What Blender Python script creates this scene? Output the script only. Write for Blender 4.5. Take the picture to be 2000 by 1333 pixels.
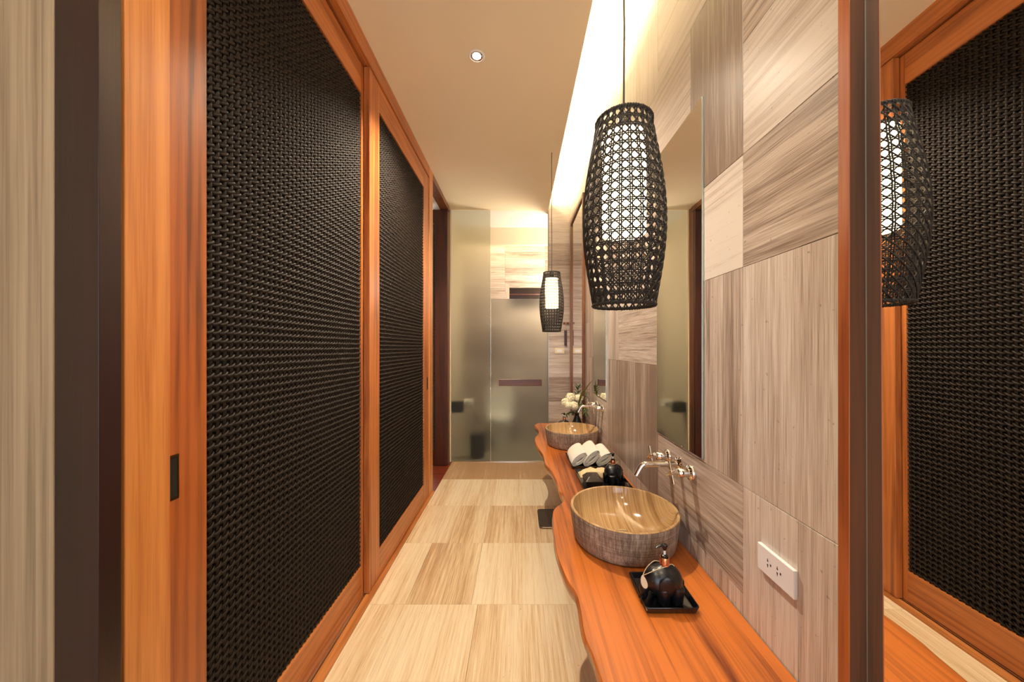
import bpy, math, random
import numpy as np
from mathutils import Vector, Matrix, noise
random.seed(7)
PI = math.pi
sc = bpy.context.scene
for o in list(bpy.data.objects): bpy.data.objects.remove(o)
COL = sc.collection

# ------------------------------------------------------------------ camera
CAMZ = 1.40
cd = bpy.data.cameras.new('camera'); cam = bpy.data.objects.new('camera', cd); COL.objects.link(cam)
cam.location = (0, 0, CAMZ); cam.rotation_euler = (PI/2, 0, 0)
cd.sensor_fit = 'HORIZONTAL'; cd.sensor_width = 36.0; cd.lens = 36.0*680/2000
cd.shift_x = -0.00675; cd.shift_y = 0.0065
cd.clip_start = 0.02; cd.clip_end = 100
sc.camera = cam
# ------------------------------------------------------------------ view, world
sc.view_settings.view_transform = 'Standard'; sc.view_settings.look = 'None'
sc.view_settings.gamma = 1.0; sc.view_settings.use_curve_mapping = False
sc.view_settings.exposure = 0.17
w = bpy.data.worlds.new('world'); sc.world = w; w.use_nodes = True
bg = w.node_tree.nodes['Background']
bg.inputs[0].default_value = (0.80, 0.88, 1.0, 1); bg.inputs[1].default_value = 4.2

WARM = (1.0, 0.855, 0.66)
def light(name, kind, loc, energy, color=WARM, aim=None, **kw):
    l = bpy.data.lights.new(name, kind); l.energy = energy; l.color = color
    for k, v in kw.items(): setattr(l, k, v)
    o = bpy.data.objects.new(name, l); COL.objects.link(o); o.location = loc
    if aim: o.rotation_euler = Vector(aim).to_track_quat('-Z', 'Y').to_euler()
    return o
# recessed ceiling lamps: one in view, others on behind the camera
light('spot_light', 'SPOT', (-0.245, 2.02, 3.070), 185, WARM, (0.03, 0.16, -1), spot_size=2.3, spot_blend=0.6, shadow_soft_size=0.02)
light('spot_light', 'SPOT', (-0.20, 0.25, 3.070), 48, WARM, (0.08, 0.12, -1), spot_size=2.2, spot_blend=0.6, shadow_soft_size=0.02)
light('spot_light', 'SPOT', (-0.20, -1.2, 3.070), 15, WARM, (0.0, 0, -1), spot_size=2.3, spot_blend=0.6, shadow_soft_size=0.03)
# light strip lying on the ceiling ledge of the cove along the stone wall
light('cove_light', 'AREA', (0.345, 1.75, 3.215), 66, (1.0, .85, .54), (0.75, 0, 0.65), shape='RECTANGLE', size=5.0, size_y=0.02)
light('cove_light', 'AREA', (-0.05, 4.985, 2.98), 4.5, (1.0, .84, .5), (0, .75, -0.65), shape='RECTANGLE', size=1.5, size_y=0.02)
light('shower_fill_light', 'POINT', (0.60, 4.70, 2.22), 52, (1.0, .86, .70), shadow_soft_size=0.16)  # added fill without a fixture, hidden behind the end wall to brighten ceiling and glass
light('window_portal', 'AREA', (0.0, -2.38, 1.55), 1, (1, 1, 1), (0, 1, 0), shape='RECTANGLE', size=1.3, size_y=2.2).data.cycles.is_portal = True

# ------------------------------------------------------------------ materials
def lin(c):
    return tuple(((v/255)/12.92 if v/255 <= 0.04045 else ((v/255+0.055)/1.055)**2.4) for v in c) + (1,)
MATS = {}
def newmat(name):
    m = bpy.data.materials.new(name); m.use_nodes = True
    nt = m.node_tree; b = nt.nodes['Principled BSDF']
    return m, nt, b
def plain(name, col, rough=0.5, metal=0.0, bump=0.0, bscale=200, spec=0.5, coat=0.0, trans=0, var=0.0):
    m, nt, b = newmat(name)
    b.inputs['Base Color'].default_value = lin(col); b.inputs['Roughness'].default_value = rough
    b.inputs['Metallic'].default_value = metal; b.inputs['Specular IOR Level'].default_value = spec
    b.inputs['Coat Weight'].default_value = coat; b.inputs['Transmission Weight'].default_value = trans
    tc = nt.nodes.new('ShaderNodeTexCoord')
    n = nt.nodes.new('ShaderNodeTexNoise'); n.inputs['Scale'].default_value = bscale; n.inputs['Detail'].default_value = 3
    nt.links.new(tc.outputs['Object'], n.inputs['Vector'])
    if bump:
        bp = nt.nodes.new('ShaderNodeBump'); bp.inputs['Strength'].default_value = bump; bp.inputs['Distance'].default_value = 0.003
        nt.links.new(n.outputs['Fac'], bp.inputs['Height']); nt.links.new(bp.outputs[0], b.inputs['Normal'])
    if var:
        r = nt.nodes.new('ShaderNodeValToRGB'); c = lin(col)
        r.color_ramp.elements[0].color = tuple(v*(1-var) for v in c[:3])+(1,); r.color_ramp.elements[1].color = tuple(min(1, v*(1+var)) for v in c[:3])+(1,)
        r.color_ramp.elements[0].position = .3; r.color_ramp.elements[1].position = .7
        nt.links.new(n.outputs['Fac'], r.inputs[0]); nt.links.new(r.outputs[0], b.inputs['Base Color'])
    return m
def wood(name, dark, light_, axis='Z', scale=1.0, rough=0.4, fig=0.5, coord='Object', coat=0.15, lines=55, con=1.0):
    """streaky wood: fine pores, broad bands and flame figure stretched along the axis"""
    m, nt, b = newmat(name); N = nt.nodes; L = nt.links
    tc = N.new('ShaderNodeTexCoord')
    def mp(across, along):
        mpn = N.new('ShaderNodeMapping'); s = [across*scale]*3; s['XYZ'.index(axis)] = along*scale
        mpn.inputs['Scale'].default_value = s; L.new(tc.outputs[coord], mpn.inputs['Vector']); return mpn
    def nz(across, along, det, rg=.55, dist=0):
        n = N.new('ShaderNodeTexNoise'); n.inputs['Scale'].default_value = 1; n.inputs['Detail'].default_value = det
        n.inputs['Roughness'].default_value = rg; n.inputs['Distortion'].default_value = dist
        L.new(mp(across, along).outputs[0], n.inputs['Vector']); return n
    fine = nz(260, 5, 2); band = nz(lines*.35, 1.0, 4, .6, .6)
    wv = N.new('ShaderNodeTexWave'); wv.wave_type = 'RINGS'; wv.inputs['Scale'].default_value = 1.0
    wv.inputs['Distortion'].default_value = 5; wv.inputs['Detail'].default_value = 3; wv.inputs['Detail Scale'].default_value = 1.2
    L.new(mp(9, .55).outputs[0], wv.inputs['Vector'])
    def math_(op, a, b_):
        n = N.new('ShaderNodeMath'); n.operation = op
        for i, v in enumerate((a, b_)):
            if isinstance(v, (int, float)): n.inputs[i].default_value = v
            else: L.new(v, n.inputs[i])
        return n.outputs[0]
    f = math_('ADD', math_('MULTIPLY', band.outputs['Fac'], 1.15), math_('MULTIPLY', wv.outputs['Fac'], .22*fig))
    f = math_('ADD', f, math_('MULTIPLY', fine.outputs['Fac'], .34))
    r = N.new('ShaderNodeValToRGB'); e = r.color_ramp.elements
    e[0].position = .80-.25*con; e[0].color = lin(dark); e[1].position = .80+.21*con; e[1].color = lin(light_)
    mid = e.new(.78); a, c = lin(dark), lin(light_); mid.color = tuple((x*.4+y*.6) for x, y in zip(a, c))
    L.new(f, r.inputs[0]); L.new(r.outputs[0], b.inputs['Base Color'])
    b.inputs['Roughness'].default_value = rough; b.inputs['Coat Weight'].default_value = coat; b.inputs['Coat Roughness'].default_value = .25
    bp = N.new('ShaderNodeBump'); bp.inputs['Strength'].default_value = .12; bp.inputs['Distance'].default_value = .001
    L.new(fine.outputs['Fac'], bp.inputs['Height']); L.new(bp.outputs[0], b.inputs['Normal'])
    return m
def stone(name, dark, mid_, light_, rough=0.4, attr=True, coord='UV', scale=1.0, cross=False, axis='Y', bump=.1, coat=0.0):
    """vein-cut striped stone: veins run along V of each tile; the attribute 'tone' shifts every tile"""
    m, nt, b = newmat(name); N = nt.nodes; L = nt.links
    tc = N.new('ShaderNodeTexCoord')
    def nz(across, along, det, rg=.6, dist=0, other=False):
        mpn = N.new('ShaderNodeMapping')
        if coord == 'UV': s = [across*scale, along*scale, 1] if not other else [along*scale, across*scale, 1]
        else:
            s = [across*scale]*3; s['XYZ'.index('Z' if other else axis)] = along*scale
            if axis == 'Y': s[2] = along*scale
            if other: s = [along*scale, along*scale, across*scale]
        mpn.inputs['Scale'].default_value = s; L.new(tc.outputs[coord], mpn.inputs['Vector'])
        n = N.new('ShaderNodeTexNoise'); n.inputs['Scale'].default_value = 1; n.inputs['Detail'].default_value = det
        n.inputs['Roughness'].default_value = rg; n.inputs['Distortion'].default_value = dist
        L.new(mpn.outputs[0], n.inputs['Vector']); return n
    def math_(op, a, b_):
        n = N.new('ShaderNodeMath'); n.operation = op
        for i, v in enumerate((a, b_)):
            if isinstance(v, (int, float)): n.inputs[i].default_value = v
            else: L.new(v, n.inputs[i])
        return n.outputs[0]
    broad = nz(8, .45, 3, .55, .3); med = nz(70, 1.5, 5, .7, .15); fine = nz(420, 6.0, 2, .6)
    f = math_('ADD', math_('MULTIPLY', broad.outputs['Fac'], .55), math_('MULTIPLY', med.outputs['Fac'], .70))
    f = math_('ADD', f, math_('MULTIPLY', fine.outputs['Fac'], .55))
    if cross:
        f2 = nz(260, 6, 2, .6, 0, True); f = math_('ADD', math_('MULTIPLY', f, .9), math_('MULTIPLY', f2.outputs['Fac'], .45))
        f = math_('SUBTRACT', f, .13)
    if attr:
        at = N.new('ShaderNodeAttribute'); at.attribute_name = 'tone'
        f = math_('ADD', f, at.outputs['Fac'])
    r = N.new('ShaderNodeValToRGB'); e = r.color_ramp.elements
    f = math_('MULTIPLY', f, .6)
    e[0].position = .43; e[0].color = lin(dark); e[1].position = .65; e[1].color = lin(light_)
    k = e.new(.535); k.color = lin(mid_)
    L.new(f, r.inputs[0])
    # small pits
    pit = N.new('ShaderNodeTexNoise'); pit.inputs['Scale'].default_value = 70*scale; pit.inputs['Detail'].default_value = 2
    L.new(tc.outputs['Object'], pit.inputs['Vector'])
    pr = N.new('ShaderNodeMapRange'); pr.inputs[1].default_value = .70; pr.inputs[2].default_value = .76
    pr.inputs[3].default_value = 0; pr.inputs[4].default_value = .45; L.new(pit.outputs['Fac'], pr.inputs[0])
    mx = N.new('ShaderNodeMix'); mx.data_type = 'RGBA'; L.new(pr.outputs[0], mx.inputs[0])
    L.new(r.outputs[0], mx.inputs[6]); mx.inputs[7].default_value = lin(tuple(v*.72 for v in dark))
    L.new(mx.outputs[2], b.inputs['Base Color'])
    b.inputs['Roughness'].default_value = rough; b.inputs['Coat Weight'].default_value = coat; b.inputs['Coat Roughness'].default_value = .08
    bp = N.new('ShaderNodeBump'); bp.inputs['Strength'].default_value = bump; bp.inputs['Distance'].default_value = .001
    L.new(f, bp.inputs['Height']); L.new(bp.outputs[0], b.inputs['Normal'])
    return m
def emis(name, col, strength):
    m, nt, b = newmat(name); b.inputs['Base Color'].default_value = (1, .9, .75, 1)
    b.inputs['Emission Color'].default_value = col+(1,); b.inputs['Emission Strength'].default_value = strength
    return m

M = dict(
 teak=wood('teak', (138, 70, 30), (204, 124, 62), 'Z', fig=.6),
 teak_y=wood('teak_lengthwise', (134, 68, 28), (204, 124, 62), 'Y', fig=.6),
 teak_pale=wood('pale_teak', (182, 108, 52), (220, 148, 82), 'Z', fig=.15, lines=80),
 teak_fig=wood('figured_teak', (108, 54, 24), (174, 96, 44), 'Z', fig=1.2, lines=60),
 sill=wood('sill_teak', (156, 90, 42), (208, 138, 74), 'Y', fig=.1),
 dark=wood('dark_stained_wood', (46, 20, 12), (84, 38, 20), 'Z', fig=.3),
 redframe=wood('reddish_frame_wood', (84, 44, 20), (132, 78, 38), 'Z', fig=.3, lines=90),
 jamb=wood('dark_red_wood', (50, 14, 4), (84, 28, 10), 'Z', fig=.2, coat=0, rough=.85),
 shaded_stile=wood('shaded_stile_wood', (60, 30, 8), (92, 50, 16), 'Z', fig=.2, coat=0, rough=.8),  # darkened frame wood, shade of the near mirror's return face put into the colour
 purple=wood('dark_lacquered_wood', (24, 10, 10), (44, 20, 20), 'Z', fig=.3, rough=.35, coat=.15),
 beige=wood('beige_veneer', (132, 112, 88), (170, 150, 122), 'Z', fig=.05, rough=.42, coat=.2, lines=220),
 lit_stile=wood('lit_stile_wood', (120, 54, 24), (184, 104, 52), 'Z', fig=.3),  # brighter copy of the frame wood for the lit face of the near stile
 slab=wood('live_edge_slab', (104, 44, 16), (196, 110, 44), 'Y', con=.8, fig=.8, rough=.28, coat=.3, lines=85),
 redfloor=wood('red_wood_floor', (98, 36, 16), (140, 62, 30), 'X', fig=.2, rough=.3),
 handle=wood('door_handle_wood', (66, 32, 14), (104, 54, 26), 'X', fig=.2, rough=.3),
 floor=stone('striped_stone_floor', (186, 148, 108), (224, 194, 152), (242, 224, 190), rough=.30, bump=.04),
 wall=stone('striped_stone_wall', (132, 112, 98), (188, 171, 158), (219, 208, 199), rough=.34, bump=.12),
 bowl_in=stone('polished_striped_stone', (136, 100, 62), (172, 136, 92), (196, 164, 118), rough=.12, attr=False, coord='Object', axis='Y', coat=.4, bump=.02),
 bowl_out=stone('crosshatched_stone', (98, 82, 70), (144, 124, 108), (196, 180, 162), rough=.6, attr=False, coord='Object', axis='Z', cross=True, bump=.35),
 paint=plain('warm_ceiling_paint', (252, 238, 206), .6, bump=.03, bscale=60),
 white=plain('white_paint', (240, 238, 232), .5),
 plaster=plain('plaster', (205, 190, 165), .7),
 showerstone=plain('shower_stone', (150, 140, 122), .5, bump=.05, var=.1, bscale=5),
 grout=plain('grout', (150, 128, 104), .8),
 cane=plain('dark_cane', (30, 19, 10), .52, bump=.3, bscale=500, spec=.28, var=.4),
 lampcane=plain('black_lamp_cane', (34, 25, 19), .5, bump=.6, bscale=1500, spec=.5),
 backing=plain('dark_backing', (16, 10, 6), .8),
 chrome=plain('chrome', (232, 228, 222), .06, 1.0),
 brass=plain('aged_bronze', (86, 66, 42), .3, .9),
 copper=plain('copper_collar', (214, 140, 96), .18, .9),
 ceramic=plain('black_ceramic', (12, 12, 16), .22, coat=.4),
 satin=plain('satin_black_ceramic', (10, 11, 17), .33, spec=.6),
 blackplastic=plain('black_plastic', (14, 13, 12), .25),
 brownbox=plain('dark_brown_lacquer', (34, 20, 15), .25, coat=.4),
 whiteplastic=plain('white_plastic', (238, 236, 240), .3),
 slot=plain('socket_slot', (70, 58, 52), .6),
 ivory=plain('ivory_plastic', (226, 206, 170), .35),
 leather=plain('pale_leather', (226, 208, 180), .7, bump=.2),
 cord=plain('cream_cord', (214, 190, 150), .8),
 blackcord=plain('brown_black_cord', (40, 26, 18), .6),
 towel=plain('white_terry', (246, 240, 228), .95, bump=.9, bscale=1100, spec=.1),
 cloth=plain('cream_cloth', (226, 204, 160), .95, bump=.7, bscale=700, spec=.1),
 leaf=plain('dark_leaf', (44, 66, 26), .45, var=.3, bscale=60),
 blade=plain('olive_blade', (112, 116, 48), .5, var=.2, bscale=60),
 fern=plain('soft_fern', (70, 96, 34), .6, var=.3, bscale=100),
 petal=plain('cream_petal', (250, 240, 206), .7, var=.06, bscale=300),
 vase=plain('black_vase', (14, 12, 12), .35),
 scale=plain('slate_scale', (56, 46, 38), .35, var=.1, bscale=40),
 toilet=plain('white_porcelain', (236, 232, 222), .15),
 bin=plain('grey_bin', (64, 62, 60), .4, .6),
 led=emis('lamp_lens', (1.0, .86, .62), 40.0),
 opal=emis('glowing_opal_glass', (1.0, .76, .46), 9.0),
 water=plain('dark_window', (38, 24, 18), .2),
)
# mirror
m, nt, b = newmat('mirror_silver'); b.inputs['Base Color'].default_value = (.90, .90, .88, 1); b.inputs['Metallic'].default_value = 1; b.inputs['Roughness'].default_value = 0.0
M['mirror'] = m
m, nt, b = newmat('polished_glass_edge'); b.inputs['Base Color'].default_value = (.55, .62, .58, 1); b.inputs['Metallic'].default_value = .6; b.inputs['Roughness'].default_value = .25
M['edge'] = m
# frosted glass
m, nt, b = newmat('frosted_glass'); b.inputs['Base Color'].default_value = (.66, .68, .61, 1); b.inputs['Transmission Weight'].default_value = 1
b.inputs['Roughness'].default_value = .42; b.inputs['IOR'].default_value = 1.3
M['frost'] = m

# ------------------------------------------------------------------ mesh helpers
class MB:
    def __init__(s): s.v = []; s.f = []
    def add(s, vs, fs):
        o = len(s.v); s.v += [tuple(v) for v in vs]; s.f += [tuple(i+o for i in f) for f in fs]; return s
    def box(s, x0, x1, y0, y1, z0, z1):
        vs = [(x, y, z) for z in (z0, z1) for y in (y0, y1) for x in (x0, x1)]
        return s.add(vs, [(0,2,3,1),(4,5,7,6),(0,1,5,4),(2,6,7,3),(0,4,6,2),(1,3,7,5)])
    def tube(s, pts, r, n=8, cap=True, closed=False):
        pts = [Vector(p) for p in pts]; m = len(pts); rs = r if isinstance(r, (list, tuple)) else [r]*m
        vs = []; fs = []; ref = None
        for i, p in enumerate(pts):
            if closed: t = pts[(i+1) % m]-pts[i-1]
            else: t = pts[min(i+1, m-1)]-pts[max(i-1, 0)]
            t.normalize()
            if ref is None:
                ref = Vector((0, 0, 1)) if abs(t.z) < .9 else Vector((1, 0, 0))
            a = t.cross(ref).normalized(); ref = a.cross(t).normalized(); b_ = ref
            for k in range(n):
                an = 2*PI*k/n; vs.append(p+(a*math.cos(an)+b_*math.sin(an))*rs[i])
        for i in range(m if closed else m-1):
            j = (i+1) % m
            for k in range(n):
                k2 = (k+1) % n; fs.append((i*n+k, i*n+k2, j*n+k2, j*n+k))
        if cap and not closed: fs.append(tuple(range(n))[::-1]); fs.append(tuple((m-1)*n+k for k in range(n)))
        return s.add(vs, fs)
    def lathe(s, prof, c=(0, 0, 0), n=32, axis='z', closed=False, cap0=True, cap1=True):
        """prof: list of (radius, height)"""
        vs = []; fs = []; m = len(prof)
        for r, h in prof:
            for k in range(n):
                a = 2*PI*k/n; p = (r*math.cos(a), r*math.sin(a), h)
                if axis == 'x': p = (h, p[0], p[1])
                if axis == 'y': p = (p[0], h, p[1])
                vs.append((p[0]+c[0], p[1]+c[1], p[2]+c[2]))
        for i in range(m if closed else m-1):
            j = (i+1) % m
            for k in range(n): k2 = (k+1) % n; fs.append((i*n+k, i*n+k2, j*n+k2, j*n+k))
        if not closed:
            if cap0: fs.append(tuple(range(n))[::-1])
            if cap1: fs.append(tuple((m-1)*n+k for k in range(n)))
        return s.add(vs, fs)
    def sphere(s, c, r, n=20, m=12, rot=None):
        r = r if isinstance(r, (list, tuple)) else (r, r, r); vs = []; fs = []
        for i in range(m+1):
            th = PI*i/m
            for k in range(n):
                a = 2*PI*k/n; p = Vector((r[0]*math.sin(th)*math.cos(a), r[1]*math.sin(th)*math.sin(a), r[2]*math.cos(th)))
                if rot: p = rot @ p
                vs.append(p+Vector(c))
        for i in range(m):
            for k in range(n): k2 = (k+1) % n; fs.append((i*n+k, (i+1)*n+k, (i+1)*n+k2, i*n+k2))
        return s.add(vs, fs)
    def loft(s, rings, cap0=True, cap1=True):
        n = len(rings[0]); vs = [p for r in rings for p in r]; fs = []
        for i in range(len(rings)-1):
            for k in range(n): k2 = (k+1) % n; fs.append((i*n+k, i*n+k2, (i+1)*n+k2, (i+1)*n+k))
        if cap0: fs.append(tuple(range(n))[::-1])
        if cap1: fs.append(tuple((len(rings)-1)*n+k for k in range(n)))
        return s.add(vs, fs)
    def build(s, name, mat, parent=None, smooth=False, bevel=0, seg=2, world=True, **props):
        off = Vector(parent_loc(parent)) if (parent is not None and world) else Vector((0, 0, 0))
        me = bpy.data.meshes.new(name); me.from_pydata([tuple(Vector(v)-off) for v in s.v], [], s.f)
        me.validate(); me.update()
        import bmesh
        bm = bmesh.new(); bm.from_mesh(me); bmesh.ops.remove_doubles(bm, verts=bm.verts, dist=1e-6)
        bmesh.ops.recalc_face_normals(bm, faces=bm.faces); bm.to_mesh(me); bm.free()
        if isinstance(mat, str): mat = M[mat]
        me.materials.append(mat)
        if smooth:
            me.polygons.foreach_set('use_smooth', [True]*len(me.polygons))
            try: me.set_sharp_from_angle(angle=math.radians(smooth if smooth is not True else 40))
            except Exception: pass
        o = bpy.data.objects.new(name, me); COL.objects.link(o)
        if parent is not None: o.parent = parent
        if bevel:
            md = o.modifiers.new('bevel', 'BEVEL'); md.width = bevel; md.segments = seg; md.limit_method = 'ANGLE'
        for k, v in props.items(): o[k] = v
        return o
def parent_loc(p):
    v = Vector((0, 0, 0))
    while p is not None: v = v+Vector(p.location); p = p.parent
    return v
def thing(name, loc, label, cat, group=None, rotz=0):
    o = bpy.data.objects.new(name, None); COL.objects.link(o); o.location = loc; o.rotation_euler = (0, 0, rotz)
    o.empty_display_size = .05
    tag(o, label, cat, group); return o
def tag(o, label, cat, group=None):
    o['label'] = label; o['category'] = cat
    if group: o['group'] = group
    return o
def struct(o): o['kind'] = 'structure'; return o
def box(name, b, mat, parent=None, bevel=0, **k): return MB().box(*b).build(name, mat, parent, bevel=bevel, **k)
def copy_tree(o, parent=None):
    c = o.copy(); COL.objects.link(c)
    if parent is not None: c.parent = parent
    for ch in list(o.children): copy_tree(ch, c)
    return c

# ------------------------------------------------------------------ setting
XW = 0.626                 # stone wall with the basins
XF = -0.835                # face of the timber frame on the left
ZC = 3.093
def tiles(name, rects, to_world, mat, backbox):
    """rects: (a0,a1,b0,b1,grain,tone); grain 'b' runs along b, 'a' along a. one mesh of laid slabs"""
    vs = []; fs = []; uvs = []; tones = []; g = .0006; th = .012
    for i, (a0, a1, b0, b1, gr, tn) in enumerate(rects):
        A0, A1, B0, B1 = a0+g, a1-g, b0+g, b1-g
        ch = .0008
        o = len(vs); ox, oy = random.uniform(0, 50), random.uniform(0, 50)
        for (a, b_, d) in [(A0+ch, B0+ch, 0), (A1-ch, B0+ch, 0), (A1-ch, B1-ch, 0), (A0+ch, B1-ch, 0), (A0, B0, ch), (A1, B0, ch), (A1, B1, ch), (A0, B1, ch), (A0, B0, th), (A1, B0, th), (A1, B1, th), (A0, B1, th)]:
            vs.append(to_world(a, b_, d)); uvs.append((a+ox, b_+oy) if gr == 'b' else (b_+ox, a+oy)); tones.append(tn)
        fs.append((o, o+1, o+2, o+3))
        for k in range(4):
            k2 = (k+1) % 4; fs.append((o+4+k, o+4+k2, o+k2, o+k)); fs.append((o+8+k, o+8+k2, o+4+k2, o+4+k))
    me = bpy.data.meshes.new(name)
    nb = len(vs); bx = MB().box(*backbox)
    vs += bx.v; fs += [tuple(i+nb for i in f) for f in bx.f]; uvs += [(0, 0)]*8; tones += [-.2]*8
    me.from_pydata(vs, [], fs); me.update()
    uv = me.uv_layers.new(name='UVMap')
    for l in me.loops: uv.data[l.index].uv = uvs[l.vertex_index]
    at = me.attributes.new('tone', 'FLOAT', 'POINT'); at.data.foreach_set('value', tones)
    me.materials.append(M[mat]); me.materials.append(M['grout'])
    for p in me.polygons:
        if p.vertices[0] >= nb: p.material_index = 1
    import bmesh
    bm = bmesh.new(); bm.from_mesh(me); bmesh.ops.recalc_face_normals(bm, faces=bm.faces); bm.to_mesh(me); bm.free()
    o = bpy.data.objects.new(name, me); COL.objects.link(o); return struct(o)

# floor
rf = []
rows = [-2.3, -1.7, -1.1, -.5, .1, .7, 1.30, 1.898, 2.495, 3.086, 3.70, 4.30]
for i in range(len(rows)-1):
    xs = [-.818, -.25, .33, .626] if i != 7 else [-.818, -.62, -.26, .33, .626]
    if i == 6: xs = [-.818, -.225, .38, .626]
    if i == 5: xs = [-.818, -.09, .626]
    for j in range(len(xs)-1):
        tn = random.uniform(-.06, .10)
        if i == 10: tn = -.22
        if i == 9 and j == 1: tn = .14
        if i == 8 and j == 0: tn = .02
        if i == 7 and j == 2: tn = .14
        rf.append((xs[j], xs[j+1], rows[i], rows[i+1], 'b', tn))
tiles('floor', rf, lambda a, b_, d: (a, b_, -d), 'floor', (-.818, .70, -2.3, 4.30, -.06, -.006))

# stone wall on the right
rw = []
Y = [.973, 1.27, 1.568, 1.878, 2.188, 2.49, 2.79, 3.09, 3.39, 3.69, 3.99, 4.29]
V, Hh = 'b', 'a'
rw += [(-.25, .36, 1.625, 1.94, Hh, -.05), (.36, .973, 1.625, 1.94, Hh, -.10), (-.25, .973, 1.94, 2.25, Hh, .06), (-.25, .973, 2.25, 2.56, Hh, .0),
       (-.25, .973, 2.56, 3.18, Hh, .05), (.36, .973, 1.012, 1.625, V, .07), (-.25, .36, 1.012, 1.625, V, 0),
       (.18, .48, .40, 1.012, V, .05), (.48, .78, .40, 1.012, V, .08), (.78, .973, .40, 1.012, V, .12), (-.25, .18, .4, 1.012, V, 0),
       (-.25, .973, 0, .40, Hh, 0),
       (.973, 1.27, 1.94, 2.56, V, -.16), (.973, 1.27, 1.625, 1.94, Hh, .18), (.973, 1.27, 1.012, 1.625, V, -.02),
       (.973, 1.568, .71, 1.012, Hh, -.06), (.973, 1.568, 0, .71, V, 0),
       (1.27, 1.568, 1.012, 1.625, V, 0), (1.27, 1.568, 1.625, 1.94, V, 0), (1.27, 1.878, 1.94, 2.25, Hh, -.02), (1.27, 1.878, 2.25, 2.56, Hh, .06),
       (1.568, 2.188, 1.32, 1.625, Hh, -.04), (1.568, 1.878, .71, 1.32, V, -.17), (1.878, 2.188, .71, 1.32, V, -.13), (1.568, 2.188, 0, .71, V, -.05),
       (1.568, 2.188, 1.625, 1.94, Hh, .08), (1.878, 2.188, 1.94, 2.56, V, .05), (.973, 1.568, 2.56, 3.18, Hh, .12), (1.568, 2.188, 2.56, 3.18, V, .1)]
zz = [0, .40, .71, 1.012, 1.32, 1.625, 1.94, 2.25, 2.56, 2.87, 3.18]
for i in range(4, 11, 1):
    j = 0
    while j < 10:
        if j < 9 and random.random() < .55: rw.append((Y[i], Y[i+1], zz[j], zz[j+2], V, random.uniform(-.1, .1))); j += 2
        else: rw.append((Y[i], Y[i+1], zz[j], zz[j+1], Hh, random.uniform(-.1, .12))); j += 1
rw.append((-.25, 2.188, 3.18, 3.50, Hh, .1)); rw.append((2.188, 4.29, 3.18, 3.50, Hh, .1))
tiles('wall_right', rw, lambda a, b_, d: (XW+d, a, b_), 'wall', (XW+.006, XW+.12, -2.3, 4.42, -.06, 3.5))
box('wall_right_front', (XW, XW+.006, -2.3, -.25, 0, 3.5), 'plaster')['kind'] = 'structure'
# end wall beside the glass door
re_ = []
ze = [0, .437, .737, 1.037, 1.337, 1.637, 1.937, 2.237, 2.69, 3.15, 3.5]
for j in range(10): re_.append((.366, XW, ze[j], ze[j+1], Hh, [-.05, -.05, -.1, .02, 0, .02, .04, -.02, .08, .12][j]))
tiles('wall_back', re_, lambda a, b_, d: (a, 4.29+d, b_), 'wall', (.366, XW+.006, 4.296, 4.42, -.06, 3.5))

# ceiling slab stops short of the stone wall and leaves the lit cove
struct(box('ceiling', (XF-.20, .3605, -2.3, 4.30, ZC, 3.20), 'paint'))
struct(box('ceiling_cove', (-1.1, XW+.12, -2.3, 4.42, 3.50, 3.56), 'white'))
struct(box('trim_cove', (.10, .13, -2.3, 4.30, 3.20, 3.50), 'white'))
# near wall behind the camera with its window opening
mb = MB(); mb.box(-1.1, -.7, -2.42, -2.3, -.06, 3.56); mb.box(.66, .75, -2.42, -2.3, -.06, 3.56); mb.box(-.7, .66, -2.42, -2.3, -.06, .4); mb.box(-.7, .66, -2.42, -2.3, 2.7, 3.56)
struct(mb.build('wall_front', 'plaster'))
# left side: timber frame, tracks and the wall they hide
struct(box('wall_left', (-1.10, -.99, .70, 3.378, -.06, 3.56), 'plaster'))
struct(box('wall_left_front', (-1.40, -1.30, -2.3, .66, 0, ZC), 'plaster'))
struct(box('ceiling_front', (-1.40, XF-.20, -2.3, .70, ZC, 3.20), 'paint'))
struct(box('floor_front', (-1.40, -.8185, -2.3, .70, -.06, -.001), 'redfloor'))
struct(box('wall_side_room_front', (-2.7, -1.1, 3.30, 3.378, -.06, 3.2), 'plaster'))
o = MB(); o.box(-.99, -.818, .70, 3.378, -.05, .010); struct(o.build('trim_threshold', 'sill', bevel=.0015))
o = MB(); o.box(-.8655, -.8625, .74, 3.25, .0101, .0112); struct(o.build('trim_track_slot', 'backing'))
o = MB(); o.box(-.8755, -.8665, .74, 3.25, .0101, .0125); struct(o.build('trim_floor_rail', 'chrome'))
o = MB(); o.box(-.8605, XF, .8346, 3.2555, 2.990, ZC); struct(o.build('trim_head', 'teak_y', bevel=.0015))
o = MB(); o.box(-.866, -.8606, .70, 3.25, 2.989, 3.000); struct(o.build('trim_head_rail', 'chrome'))
o = MB(); o.box(-.99, -.8665, .70, 3.25, 2.9915, ZC); struct(o.build('trim_head_lining', 'teak_y'))
o = MB(); o.box(-.851, XF, .737, .8345, 0, ZC); o.box(-.925, -.851, .752, .8345, 0, ZC); struct(o.build('trim_post', 'teak_pale', bevel=.002))
o = MB(); o.box(-.99, XF, 3.256, 3.378, .0, ZC); struct(o.build('trim_post', 'teak_pale', bevel=.002))
o = MB(); o.box(-.93, XF, 3.378, 4.19, 3.034, ZC); struct(o.build('trim_opening_head', 'redframe', bevel=.001))
o = MB(); o.box(-.93, -.846, 4.165, 4.285, 0, 3.034); o.box(-.852, -.8455, 4.16, 4.285, 0, ZC); struct(o.build('trim_opening_jamb', 'redframe', bevel=.001))
struct(box('trim_glass_channel', (-.8454, -.832, 4.262, 4.298, 0, ZC), 'ivory'))
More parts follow.
